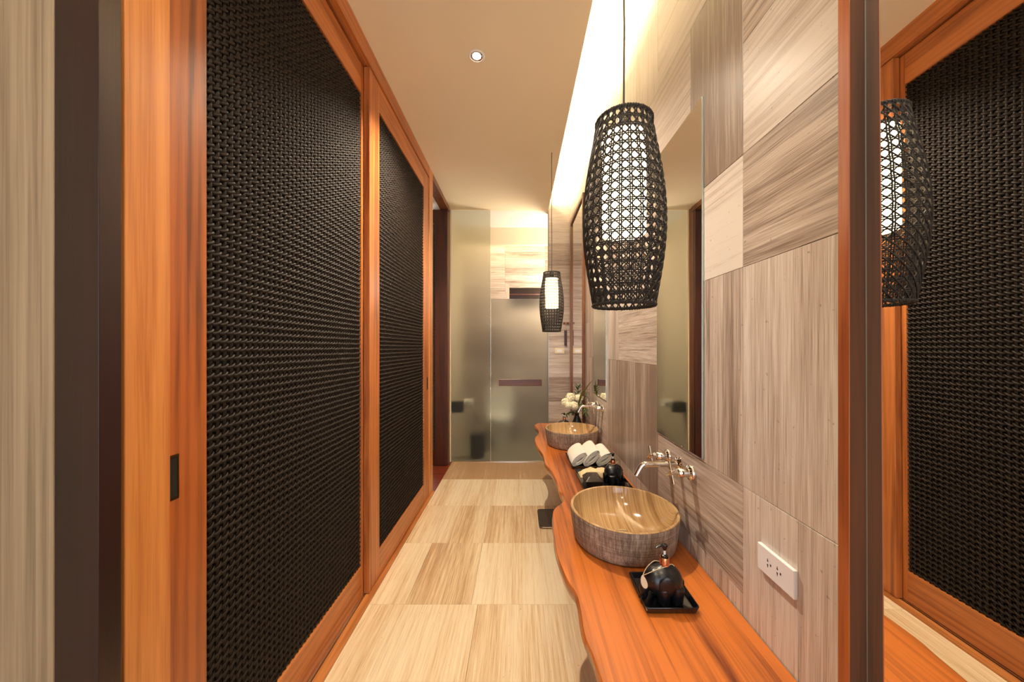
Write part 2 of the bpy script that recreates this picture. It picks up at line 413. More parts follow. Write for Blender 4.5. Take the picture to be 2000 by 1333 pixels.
# side room beyond the open passage
struct(box('floor_side_room', (-2.6, -.8185, 3.378, 6.2, -.06, -.002), 'redfloor'))
struct(box('ceiling_side_room', (-2.6, -.93, 3.378, 6.2, 3.14, 3.2), 'white'))
struct(box('wall_side_room', (-2.7, -2.6, 3.378, 6.2, -.06, 3.2), 'white'))
# shower room behind the frosted glass
struct(box('floor_shower', (-1.0, .95, 4.3005, 5.5, -.06, -.001), 'showerstone'))
struct(box('ceiling_shower', (-1.0, .95, 4.3005, 4.97, ZC, 3.56), 'white'))
o = MB(); o.box(-1.0, .95, 4.90, 4.97, 2.851, ZC); struct(o.build('trim_shower_beam', 'paint'))
struct(box('ceiling_shower_cove', (-1.0, .95, 4.9705, 5.5, 3.30, 3.56), 'white'))
struct(box('wall_shower_left', (-1.06, -.86, 4.2985, 5.5, -.06, 3.56), 'plaster'))
struct(box('wall_shower_right', (.80, .95, 4.4205, 5.5, -.06, 3.56), 'showerstone'))
rs_ = [(-.86, -.21, 2.30, 2.92, Hh, .06), (-.21, .40, 2.38, 3.0, Hh, 0), (.40, .80, 2.38, 3.0, Hh, -.12), (-.86, -.21, 1.7, 2.30, Hh, -.02), (-.86, -.21, 2.92, 3.3, Hh, .1), (-.21, .8, 3.0, 3.3, Hh, .1),
       (-.21, -.145, 1.7, 2.38, V, .05), (-.145, .50, 2.312, 2.38, Hh, 0), (.5, .8, 1.7, 2.38, Hh, 0), (-.145, .50, 1.7, 2.0, Hh, 0)]
for k in range(3): rs_ += [(-.86, -.21, k*.5667, (k+1)*.5667, Hh, -.1*k), (-.21, .3, k*.5667, (k+1)*.5667, Hh, -.1), (.3, .8, k*.5667, (k+1)*.5667, Hh, -.05)]
tiles('wall_shower_back', rs_, lambda a, b_, d: (a, 5.30+d, b_), 'wall', (-.9, .85, 5.335, 5.5, -.06, 3.5))
wn = struct(bpy.data.objects.new('window_1', None)); COL.objects.link(wn); wn.location = (.18, 5.30, 2.0)
MB().box(-.144, .499, 5.318, 5.330, 2.001, 2.311).build('window_pane', 'water', wn)
o = MB(); o.box(-.144, .499, 5.302, 5.318, 2.200, 2.222); o.box(-.144, .499, 5.302, 5.318, 2.003, 2.02); o.build('window_frame', 'dark', wn)

# ------------------------------------------------------------------ woven panels
def weave_mesh(name, y0, y1, z0, z1, x, px=.0242, pz=.0254, amp=.0062, half=.0050):
    """plain-woven cane: upright ribs and level strands passing over and under them, as one solid sheet of strands"""
    vs = []; fs = []
    def add_grid(P, n, m):        # P (n,m,3) quad strip surface
        o = sum(len(a) for a in vs); vs.append(P.reshape(-1, 3))
        i = np.arange(n-1)[:, None]*m + np.arange(m-1)[None, :]
        q = np.stack([i, i+1, i+m+1, i+m], -1).reshape(-1, 4)+o; fs.append(q)
    nc = int((y1-y0)/px); px = (y1-y0)/nc; nr = int((z1-z0)/pz); pz = (z1-z0)/nr
    # twined level strands: two strands twist about each other, one in front of every rib; rounded section
    sec = np.linspace(-1, 1, 5); ys = np.linspace(y0, y1, nc*6+1); ph = (ys-y0)/px
    for r in range(nr):
        for s2 in (0, 1):
            zc = z0+(r+.5)*pz + .0050*np.sin(PI*(ph+s2)) + .0007*np.sin(ph*1.3+r*2.1)
            off = amp*np.cos(PI*(ph+s2)) + .0006*np.sin(ph*1.7+r*3.1)
            P = np.zeros((5, len(ys), 3))
            for k, s_ in enumerate(sec):
                P[k, :, 0] = x+off+.0036*math.sqrt(max(0, 1-s_*s_)); P[k, :, 1] = ys; P[k, :, 2] = np.clip(zc+s_*half, z0, z1)
            add_grid(P, 5, len(ys))
    # upright ribs in pairs at every half column
    zs = np.linspace(z0, z1, nr*4+1); ph2 = (zs-z0)/pz
    for c in range(nc+1):
        yc = y0+c*px
        for dy in (0,):
            yy = min(max(yc+dy, y0+.005), y1-.005)
            off = -.0015*np.cos(2*PI*(ph2-.5))
            P = np.zeros((5, len(zs), 3))
            for k, s_ in enumerate(np.linspace(-1, 1, 5)):
                P[k, :, 0] = x+off+.0042*math.sqrt(max(0, 1-s_*s_)); P[k, :, 1] = yy+s_*.0048; P[k, :, 2] = zs
            add_grid(P, 5, len(zs))
    v = np.concatenate(vs); f = np.concatenate(fs)
    return v, f
def weave(parent, y0, y1, z0, z1, x, name='woven_panel', **k):
    v, f = weave_mesh(name, y0, y1, z0, z1, x, **k); off = np.array(parent_loc(parent)); v = v-off
    me = bpy.data.meshes.new(name); me.from_pydata(v.tolist(), [], f.tolist()); me.update()
    me.polygons.foreach_set('use_smooth', [True]*len(me.polygons)); me.materials.append(M['cane'])
    o = bpy.data.objects.new(name, me); COL.objects.link(o); o.parent = parent; return o
def sliding_door(n, x, y0, y1, z0, z1, py0, py1, pz0, pz1, ms, mn, mr, handle_y, handle_len=.12):
    d = bpy.data.objects.new('door_%d' % n, None); COL.objects.link(d); d.location = (x-.02, (y0+y1)/2, z0); struct(d)
    th = .032; lip = .004
    MB().box(x-th, x, y0, py0, z0, z1).build('stile', mn, d, bevel=.0015)
    MB().box(x-th, x, py1, y1, z0, z1).build('stile', ms, d, bevel=.0015)
    MB().box(x-th, x-.0004, py0, py1, z0, pz0).build('bottom_rail', mr, d, bevel=.0015)
    MB().box(x-th, x-.0004, py0, py1, pz1, z1).build('top_rail', mr, d, bevel=.0015)
    MB().box(x-th, x-.022, py0-.002, py1+.002, pz0-.002, pz1+.002).build('panel_backing', 'backing', d)
    weave(d, py0, py1, pz0, pz1, x-.0135)
    # flush pull
    hy = handle_y; hz = 1.070; hl = handle_len/2; hw = .018
    mb = MB(); f = x+.0012
    mb.box(x-.004, f, hy-hw, hy+hw, hz+hl-.007, hz+hl); mb.box(x-.004, f, hy-hw, hy+hw, hz-hl, hz-hl+.007)
    mb.box(x-.004, f, hy-hw, hy-hw+.004, hz-hl+.007, hz+hl-.007); mb.box(x-.004, f, hy+hw-.004, hy+hw, hz-hl+.007, hz+hl-.007)
    h = mb.build('flush_pull', 'brass', d, bevel=.0006)
    MB().box(x-.003, x+.0004, hy-hw+.004, hy+hw-.004, hz-hl+.007, hz+hl-.007).build('pull_recess', 'backing', h, world=True)
    return d
sliding_door(1, -.8775, .842, 2.045, .0135, 2.983, .979, 1.939, .178, 2.817, 'teak', 'teak_fig', 'teak_y', .880, .115)
sliding_door(2, -.8425, 1.963, 3.255, .0135, 2.986, 2.104, 3.085, .178, 2.827, 'teak', 'teak', 'teak_y', 3.20)
# open door leaf standing across the side room
d3 = struct(bpy.data.objects.new('door_3', None)); COL.objects.link(d3); d3.location = (-1.4, 4.13, .0)
for (x0, x1) in ((-.993, -.846), (-1.95, -1.80)): MB().box(x0, x1, 4.115, 4.15, .006, 3.032).build('stile', 'dark', d3, bevel=.001)
MB().box(-1.80, -.993, 4.115, 4.15, .006, .18).build('rail', 'dark', d3); MB().box(-1.80, -.993, 4.115, 4.15, 2.87, 3.032).build('rail', 'dark', d3)
mb = MB()
x_ = -1.80
k = 0
while x_ < -.993: mb.box(x_, x_+.006, 4.128, 4.134, .18, 2.87); x_ += .0155
z_ = .18
while z_ < 2.87: mb.box(-1.80, -.993, 4.1345, 4.139, z_, z_+.007); z_ += .0175
mb.build('woven_panel', 'cane', d3)

# open door at the extreme left: dark lacquered stile and beige veneer panel, turned to the camera
d4 = struct(bpy.data.objects.new('door_4', None)); COL.objects.link(d4); d4.location = (-1.0, .66, 0)
MB().box(-.883, -.799, .662, .70, .006, 3.085).build('stile', 'purple', d4, bevel=.001)
MB().box(-1.30, -.8832, .660, .70, .006, 3.085).build('veneer_panel', 'beige', d4, bevel=.001)
struct(box('trim_jamb', (-.93, -.858, .722, .7365, .0, 3.085), 'jamb'))

# ------------------------------------------------------------------ counter
ZT = .651
edge = [(.205,.20),(.198,.45),(.19,.70),(.180,.837),(.170,.909),(.1745,1.045),(.155,1.122),(.141,1.220),(.137,1.32),(.141,1.421),(.146,1.50),(.152,1.565),(.1685,1.625),(.2077,1.6815),
        (.221,1.73),(.2236,1.778),(.213,1.82),(.2118,1.846),(.212,1.963),(.204,2.06),(.195,2.13),(.1687,2.249),(.170,2.35),(.167,2.444),(.1457,2.60),(.132,2.732),(.131,2.83),(.136,2.911),(.160,2.985),(.170,3.03),(.178,3.10),(.177,3.159),(.168,3.25),(.154,3.33),(.158,3.39),(.19,3.455)]
# dense smooth polyline
def smooth_poly(pts, n=5):
    out = []
    for i in range(len(pts)-1):
        p0 = pts[max(i-1, 0)]; p1 = pts[i]; p2 = pts[i+1]; p3 = pts[min(i+2, len(pts)-1)]
        for k in range(n):
            t = k/n
            out.append(tuple(.5*((2*p1[j])+(-p0[j]+p2[j])*t+(2*p0[j]-5*p1[j]+4*p2[j]-p3[j])*t*t+(-p0[j]+3*p1[j]-3*p2[j]+p3[j])*t**3) for j in range(len(p1))))
    out.append(pts[-1]); return out
E = smooth_poly(edge, 5)
cnt = thing('wooden_counter', (.40, 1.8, .58), 'long orange live-edge timber counter along the stone wall under both basins', 'counter')
mb = MB(); lv = [(ZT, .003), (ZT-.003, 0.0), (ZT-.02, -.003), (ZT-.04, .004), (ZT-.055, .012), (ZT-.062, .02)]
rings = []
for (z, ins) in lv:
    ring = [(x+ins+.004*noise.noise(Vector((y*9, z*40, 0))) * (0 if z > ZT-.002 else 1), y, z) for x, y in E]
    ring += [(XW-.003, 3.46, z), (XW-.003, .20, z)]
    rings.append(ring)
mb.loft(rings)
mb.build('slab', 'slab', cnt, smooth=30)
for y in (.5, 1.95, 3.3):
    mb = MB(); mb.box(.30, XW-.003, y-.02, y+.02, .55, .589); mb.box(XW-.04, XW-.003, y-.02, y+.02, .30, .55)
    mb.build('bracket', 'backing', cnt, bevel=.002)

# ------------------------------------------------------------------ basins
def basin(y, label, x=.408):
    t = thing('vessel_basin', (x, y, ZT), label, 'basin', 'round stone basins on the timber counter')
    h = .128; ro = .204
    mb = MB(); out = [(.172, 0.0008), (.182, .003), (.188, .010), (.193, .03), (.199, .07), (.203, .105), (.2045, .1215), (.2038, .126)]
    mb.lathe(out, (x, y, ZT), 96, cap1=False)
    mb.build('outer_wall', 'bowl_out', t, smooth=True)
    inn = [(.2036, .1262), (.202, .128), (.197, .1285), (.193, .1275), (.1905, .122), (.184, .105), (.172, .082), (.15, .056), (.12, .036), (.08, .024), (.045, .019), (.024, .0175)]
    mb = MB(); mb.lathe(inn, (x, y, ZT), 96, cap0=False, cap1=False)
    mb.build('bowl', 'bowl_in', t, smooth=True)
    mb = MB(); mb.lathe([(.0005, .012), (.030, .0182), (.031, .0205), (.027, .0225), (.024, .021), (.022, .0195), (.0005, .0193)], (x, y, ZT), 40, cap0=False, cap1=False)
    dr = mb.build('drain_ring', 'chrome', t, smooth=True)
    mb = MB(); mb.lathe([(.004, .019), (.004, .026), (.019, .0265), (.0195, .0285), (.015, .031), (.006, .0325), (.0004, .0327)], (x, y, ZT), 32, cap0=False, cap1=False)
    mb.build('drain_plug', 'chrome', dr, smooth=True)
    return t
basin(1.363, 'nearer round striped-stone basin with chrome drain, behind the elephant dispenser')
basin(2.70, 'farther round striped-stone basin, beside the flowers at the counter end')

# ------------------------------------------------------------------ taps
def faucet(y, label):
    z = .947
    t = thing('wall_tap', (XW, y, z), label, 'tap', 'chrome wall-mounted basin taps')
    pts = [(XW-.004, y, z), (.56, y, z), (.505, y, z)]
    for k in range(7):
        a = math.radians(k*62/6); pts.append((.498-.028*math.sin(a), y, z-.028*(1-math.cos(a))))
    ex, _, ez = pts[-1]; d = Vector((-math.cos(math.radians(62)), 0, -math.sin(math.radians(62))))
    pts.append((ex+d.x*.034, y, ez+d.z*.034))
    MB().tube(pts, .0112, 20).build('spout', 'chrome', t, smooth=50)
    MB().lathe([(.030, -.001), (.030, -.005), (.026, -.009), (.018, -.010), (.0135, -.014)], (XW, y, z), 36, 'x').build('flange', 'chrome', t, smooth=35)
    for yy in (y-.095, y+.10):
        h = MB().lathe([(.0295, -.001), (.0295, -.006), (.027, -.010), (.020, -.011), (.0165, -.014), (.0165, -.048), (.0145, -.051), (.0085, -.053), (.0085, -.062), (.010, -.066), (.010, -.078), (.007, -.081)], (XW, yy, z), 32, 'x').build('valve_handle', 'chrome', t, smooth=35)
        mb = MB(); c = Vector((XW-.073, yy, z))
        for a in (62, 152):
            v = Vector((0, math.cos(math.radians(a)), math.sin(math.radians(a))))
            mb.tube([c-v*.040, c-v*.012, c+v*.012, c+v*.040], [.0062, .0046, .0046, .0062], 14)
        mb.build('cross_bar', 'chrome', h, smooth=40)
    return t
faucet(1.355, 'chrome cross-handle tap on the stone wall over the nearer basin')
faucet(2.69, 'chrome cross-handle tap on the stone wall beside the flowers')

# ------------------------------------------------------------------ mirrors
def wall_mirror(y0, y1, label):
    z0, z1 = 1.022, 2.253; t = thing('wall_mirror', (XW, (y0+y1)/2, z0), label, 'mirror', 'narrow frameless wall mirrors')
    MB().box(XW-.0055, XW-.0005, y0, y1, z0, z1).build('glass_edge', 'edge', t)
    MB().box(XW-.0062, XW-.0056, y0+.0015, y1-.0015, z0+.0015, z1-.0015).build('mirror_face', 'mirror', t)
wall_mirror(1.179, 1.566, 'narrow frameless mirror on the stone wall above the nearer basin')
wall_mirror(2.482, 2.886, 'narrow frameless mirror on the stone wall above the farther basin')
# near tall mirror: glass set a touch out of parallel in its timber frame
def framed_mirror(y0, y1, z0, z1, xf, label, yaw, tilt, xm, side):
    t = thing('framed_mirror', (XW, (y0+y1)/2, z0), label, 'mirror'); fw = .020 if side else .035
    if side:
        st = MB().box(xf+.002, XW-.001, y1-fw, y1, z0, z1).build('frame_stile', 'shaded_stile', t)  # shade on the return face is painted by this darker wood
        MB().box(xf, xf+.002, y1-fw+.0002, y1, z0, z1).build('lit_stile_face', 'lit_stile', st)  # thin strip carries the lit tone of the same stile
    else: MB().box(xf, XW-.001, y1-fw, y1, z0, z1).build('frame_stile', 'redframe', t, bevel=.0012)
    MB().box(xf, XW-.001, y0, y0+fw, z0, z1).build('frame_stile', 'redframe', t, bevel=.0012)
    MB().box(xf, XW-.001, y0+fw, y1-fw, z1-fw, z1).build('frame_rail', 'redframe', t, bevel=.0012)
    MB().box(xf, XW-.001, y0+fw, y1-fw, z0, z0+fw).build('frame_rail', 'redframe', t, bevel=.0012)
    yc, zc = (y0+y1)/2, (z0+z1)/2
    def pt(y, z, d): return (xm+yaw*(y-(y1-fw))-tilt*(z-1.4)+d, y, z)
    def slab(a0, a1, b0, b1, d0, d1):
        vs = [pt(y, z, d) for d in (d0, d1) for z in (b0, b1) for y in (a0, a1)]
        return MB().add(vs, [(0,1,3,2),(4,6,7,5),(0,4,5,1),(2,3,7,6),(0,2,6,4),(1,5,7,3)])
    slab(y0+fw, y1-fw, z0+fw, z1-fw, .0006, .005).build('glass_edge', 'edge', t)
    slab(y0+fw, y1-fw-.003, z0+fw, z1-fw, 0, .0005).build('mirror_face', 'mirror', t)
    return t
framed_mirror(-.19, .612, .653, 2.87, .561, 'tall mirror in a reddish timber frame close at the right edge', .017, .003, .589, True)
framed_mirror(3.28, 4.06, .653, 2.865, .600, 'tall timber-framed mirror on the stone wall behind the flower vase', 0, 0, .613, False)

# ------------------------------------------------------------------ pendant lamps
def pendant(x, y, z0, L, label, first=None):
    t = thing('pendant_lamp', (x, y, z0), label, 'lamp', 'black woven cane pendant lamps')
    P = [(0, .078), (.08, .083), (.2, .093), (.33, .101), (.45, .103), (.6, .0985), (.75, .0895), (.88, .079), (.96, .072), (1, .069)]
    ts = np.array([p[0] for p in P]); rr = np.array([p[1] for p in P])
    cf = np.polyfit(ts, rr, 4); R = lambda u: float(np.polyval(cf, min(max(u, 0), 1)))
    nc = 26; nrow = 20; mb = MB(); p = L/nrow; da = 2*PI/nc
    def pt(a, u, d=0):
        r = R(u)+d; return (x+r*math.cos(a), y+r*math.sin(a), z0+u*L)
    st = .0017
    for k in range(nc):
        for s_ in (-1, 1):
            mb.tube([pt(k*da+s_*.0024/R(u), u, .0012*math.sin(u*nrow*PI+k*PI)) for u in np.linspace(0, 1, 61)], st, 5)
    for j in range(1, nrow):
        for s_ in (-1, 1):
            u = j/nrow+s_*.0024/L
            mb.tube([pt(a, u, .0012*math.cos(a*nc/2+j*PI)) for a in np.linspace(0, 2*PI, 105)[:-1]], st, 5, closed=True)
    for k in range(nc):
        for s_ in (-1, 1):
            mb.tube([pt((k+.5+s_*q*nrow)*da, q, .0018*s_) for q in np.linspace(0, 1, 101)], st*1.05, 5)
    mb.build('woven_shade', 'lampcane', t, smooth=80)
    for u, rad, nm in ((0, .0042, 'bottom_rim'), (1, .0048, 'top_rim')):
        mb = MB()
        for s_ in (0, PI):
            pts = []
            for a in np.linspace(0, 2*PI, 161)[:-1]:
                q = a*34+s_; r = R(u)+.0028*math.cos(q); pts.append((x+r*math.cos(a), y+r*math.sin(a), z0+u*L+.0028*math.sin(q)))
            mb.tube(pts, rad*.72, 6, closed=True)
        mb.build(nm, 'lampcane', t, smooth=80)
    # top spider and cord
    mb = MB()
    for a in (0, PI/2): mb.tube([(x+R(1)*math.cos(a), y+R(1)*math.sin(a), z0+L), (x, y, z0+L-.004), (x-R(1)*math.cos(a), y-R(1)*math.sin(a), z0+L)], .0018, 6)
    mb.build('spider_wire', 'blackcord', t, smooth=True)
    MB().lathe([(.0005, -.085), (.054, -.085), (.056, -.083), (.056, .168), (.054, .171), (.020, .176), (.0005, .176)], (x, y, z0+L*.565), 40, cap0=False, cap1=False).build('glowing_diffuser', 'opal', t, smooth=40)
    MB().lathe([(.016, 0), (.017, .01), (.014, .05), (.006, .062)], (x, y, z0+L*.565+.177), 20).build('lamp_holder', 'blackplastic', t, smooth=35)
    MB().tube([(x, y, z0+L*.565+.22), (x+.0015, y, z0+L+.25), (x-.001, y, z0+L+.5), (x, y, ZC-.001)], .0026, 8).build('cord', 'blackcord', t, smooth=True)
    return t
pendant(.2753, .915, 1.511, .479, 'large black woven-cane pendant lamp hanging nearest, over the elephant dispenser')
pendant(.284, 3.017, 1.543, .505, 'black woven-cane pendant lamp hanging farther away, beyond the farther basin')

# ------------------------------------------------------------------ downlight
t = thing('downlight', (-.245, 2.02, ZC), 'small round recessed spotlight glowing in the ceiling', 'lamp')
MB().lathe([(.034, -.001), (.036, -.004), (.043, -.005), (.047, -.0005), (.034, -.0003)], (-.245, 2.02, ZC), 48, closed=True).build('trim_ring', 'white', t, smooth=True)
MB().lathe([(.0005, -.001), (.024, -.001), (.024, -.0018), (.0005, -.0022)], (-.245, 2.02, ZC), 32, cap0=False, cap1=False).build('lens', 'led', t)
MB().lathe([(.0241, -.0005), (.0241, -.0012), (.0339, -.003), (.0339, -.0005)], (-.245, 2.02, ZC), 40, closed=True).build('reflector', 'chrome', t)

# ------------------------------------------------------------------ socket, switch, hook
t = thing('power_socket', (XW, .84, .866), 'white double power socket plate low on the stone wall', 'socket')
MB().box(XW-.010, XW-.0003, .780, .900, .833, .899).build('plate', 'whiteplastic', t, bevel=.0022, seg=3)
mb = MB(); fx = XW-.0104
def slotbox(y, z, w_, h_, tri=0):
    if tri: mb.add([(fx, y-w_, z-tri*h_), (fx, y+w_, z-tri*h_), (fx, y, z+tri*h_), (fx+.0015, y-w_, z-tri*h_), (fx+.0015, y+w_, z-tri*h_), (fx+.0015, y, z+tri*h_)], [(0, 1, 2), (3, 5, 4), (0, 3, 4, 1), (1, 4, 5, 2), (2, 5, 3, 0)])
    else: mb.box(fx, fx+.0015, y-w_, y+w_, z-h_, z+h_)
for yc in (.858, .826):
    slotbox(yc+.004, .8735, .0026, .0028, 1); slotbox(yc+.004, .8600, .0026, .0028, -1); slotbox(yc+.004, .8735, .0008, .0042); slotbox(yc+.004, .8600, .0008, .0042); slotbox(yc-.006, .866, .0019, .0026)
mb.build('socket_slots', 'slot', t)
t = thing('light_switch', (.50, 4.29, 1.36), 'ivory light switch plate on the end wall below the wooden hook', 'switch')
MB().box(.443, .560, 4.281, 4.2898, 1.326, 1.396).build('plate', 'ivory', t, bevel=.002)
MB().box(.468, .535, 4.2775, 4.281, 1.343, 1.379).build('rocker', 'whiteplastic', t, bevel=.001)
t = thing('wall_hook', (.58, 4.29, 1.70), 'horizontal wooden wall hook on the end wall above the light switch', 'hook')
MB().box(.545, .615, 4.262, 4.2895, 1.690, 1.712).build('peg', 'redframe', t, bevel=.002)
t = thing('hanging_tag', (.572, 4.26, 1.42), 'dark wooden tag hanging by a cord from the wall hook', 'tag')
MB().box(.556, .588, 4.262, 4.272, 1.425, 1.612).build('tag_board', 'dark', t, bevel=.001)
MB().tube([(.566, 4.267, 1.612), (.570, 4.2585, 1.70), (.574, 4.259, 1.7145), (.577, 4.267, 1.612)], .0018, 6).build('tag_cord', 'cord', t)

# ------------------------------------------------------------------ frosted glass screen and door
t = thing('glass_screen', (-.6, 4.28, 0), 'fixed frosted glass panel from floor to ceiling left of the glass door', 'glass panel')
MB().box(-.8315, -.352, 4.275, 4.285, .004, 3.086).build('pane', 'frost', t, bevel=.001)
MB().tube([(-.352, 4.2695, .035), (-.352, 4.2695, .020)], .012, 12).build('floor_bracket', 'chrome', t)
d = struct(bpy.data.objects.new('door_5', None)); COL.objects.link(d); d.location = (0, 4.28, 0)
MB().box(-.343, .361, 4.275, 4.285, .008, 2.00).build('glass_leaf', 'frost', d, bevel=.001)
MB().box(-.3475, -.3445, 4.273, 4.287, .008, 2.00).build('edge_seal', 'edge', d)
MB().box(.3615, .3655, 4.273, 4.287, .0, 2.00).build('edge_seal', 'edge', d)
mb = MB().box(-.243, .278, 4.225, 4.258, .935, 1.017); h = mb.build('door_handle', 'handle', d, bevel=.004)
mb = MB()
for x in (-.19, .225): mb.tube([(x, 4.258, .976), (x, 4.2748, .976)], .009, 14)
mb.build('handle_stud', 'chrome', h)
struct(box('trim_sill', (-.832, .3655, 4.262, 4.2745, .0002, .006), 'chrome'))
# things blurred behind it
t = thing('waste_bin', (-.53, 4.47, 0), 'dark cylindrical bin blurred behind the fixed frosted panel', 'bin')
MB().lathe([(.085, .0), (.094, .01), (.102, .27), (.105, .272), (.105, .30), (.098, .312), (.03, .318), (.001, .319)], (-.53, 4.47, 0), 32, cap1=False).build('body', 'bin', t, smooth=35)
t = thing('paper_holder', (-.76, 4.42, .68), 'dark toilet paper holder blurred behind the left edge of the frosted panel', 'paper holder')
MB().box(-.859, -.70, 4.37, 4.46, .58, .72).build('cover', 'bin', t, bevel=.01)
MB().lathe([(.02, -.69), (.052, -.69), (.052, -.585), (.02, -.585)], (0, 4.42, .70), 24, 'x').build('paper_roll', 'towel', t)
t = thing('toilet', (-.28, 5.0, 0), 'white toilet blurred behind the frosted glass', 'toilet')
mb = MB(); rings = []
for (z, rx, ry, cy) in ((.0, .10, .17, 5.02), (.1, .10, .17, 5.02), (.25, .14, .20, 4.98), (.36, .185, .25, 4.94), (.40, .19, .255, 4.94)):
    rings.append([(-.28+rx*math.cos(2*PI*k/32), cy+ry*math.sin(2*PI*k/32), z) for k in range(32)])
mb.loft(rings); mb.build('pan', 'toilet', t, smooth=50)
mb = MB(); rings = []
for (z, s_) in ((.402, 1), (.425, 1.01), (.44, .97)):
    rings.append([(-.28+.19*s_*math.cos(2*PI*k/32), 4.94+.255*s_*math.sin(2*PI*k/32), z) for k in range(32)])
mb.loft(rings); mb.build('seat_lid', 'toilet', t, smooth=50)
MB().box(-.47, -.09, 5.13, 5.299, .402, .80).build('cistern', 'toilet', t, bevel=.02, seg=4)

# ------------------------------------------------------------------ bathroom scale under the counter
t = thing('bathroom_scale', (.30, 2.82, 0), 'dark square bathroom scale on the floor under the counter edge', 'scale')
def rring(x0, x1, y0, y1, r, z, n=6):
    pts = []
    for (cx, cy, a0) in ((x1-r, y1-r, 0), (x0+r, y1-r, 90), (x0+r, y0+r, 180), (x1-r, y0+r, 270)):
        for k in range(n+1): a = math.radians(a0+90*k/n); pts.append((cx+r*math.cos(a), cy+r*math.sin(a), z))
    return pts
MB().loft([rring(.155, .445, 2.68, 2.965, .03, z) for z in (.018, .026)]).build('platform', 'scale', t, bevel=.001)
MB().loft([rring(.165, .435, 2.69, 2.955, .03, z) for z in (.006, .018)]).build('body', 'chrome', t)
for (fx_, fy_) in ((.19, 2.715), (.41, 2.715), (.19, 2.93), (.41, 2.93)): MB().lathe([(.012, .0), (.012, .006)], (fx_, fy_, 0), 16).build('foot', 'blackplastic', t)

# ------------------------------------------------------------------ trays
def tray(x0, x1, y0, y1, label, h=.020, r=.010):
    t = thing('ceramic_tray', ((x0+x1)/2, (y0+y1)/2, ZT), label, 'tray', 'black rectangular ceramic trays on the counter')
    mb = MB(); z = ZT+.0004
    def rg(i, zz, rr=None): return rring(x0+i, x1-i, y0+i, y1-i, max(.003, (rr or r)-i*.5), z+zz)
    mb.loft([rg(.008, 0), rg(.005, .003), rg(.0, h-.001), rg(.0005, h), rg(.003, h), rg(.004, h-.001), rg(.011, .006), rg(.014, .0045)])
    mb.build('dish', 'ceramic', t, smooth=35)
    return t
tray(.355, .508, .973, 1.132, 'small square black tray under the nearest elephant dispenser')
tray(.333, .595, 1.72, 2.095, 'black tray holding the dark soap box, behind the nearer basin')
tray(.322, .604, 2.135, 2.415, 'black tray under the three rolled white towels')
tray(.330, .480, 3.03, 3.18, 'black tray behind the farther basin beside the vase')

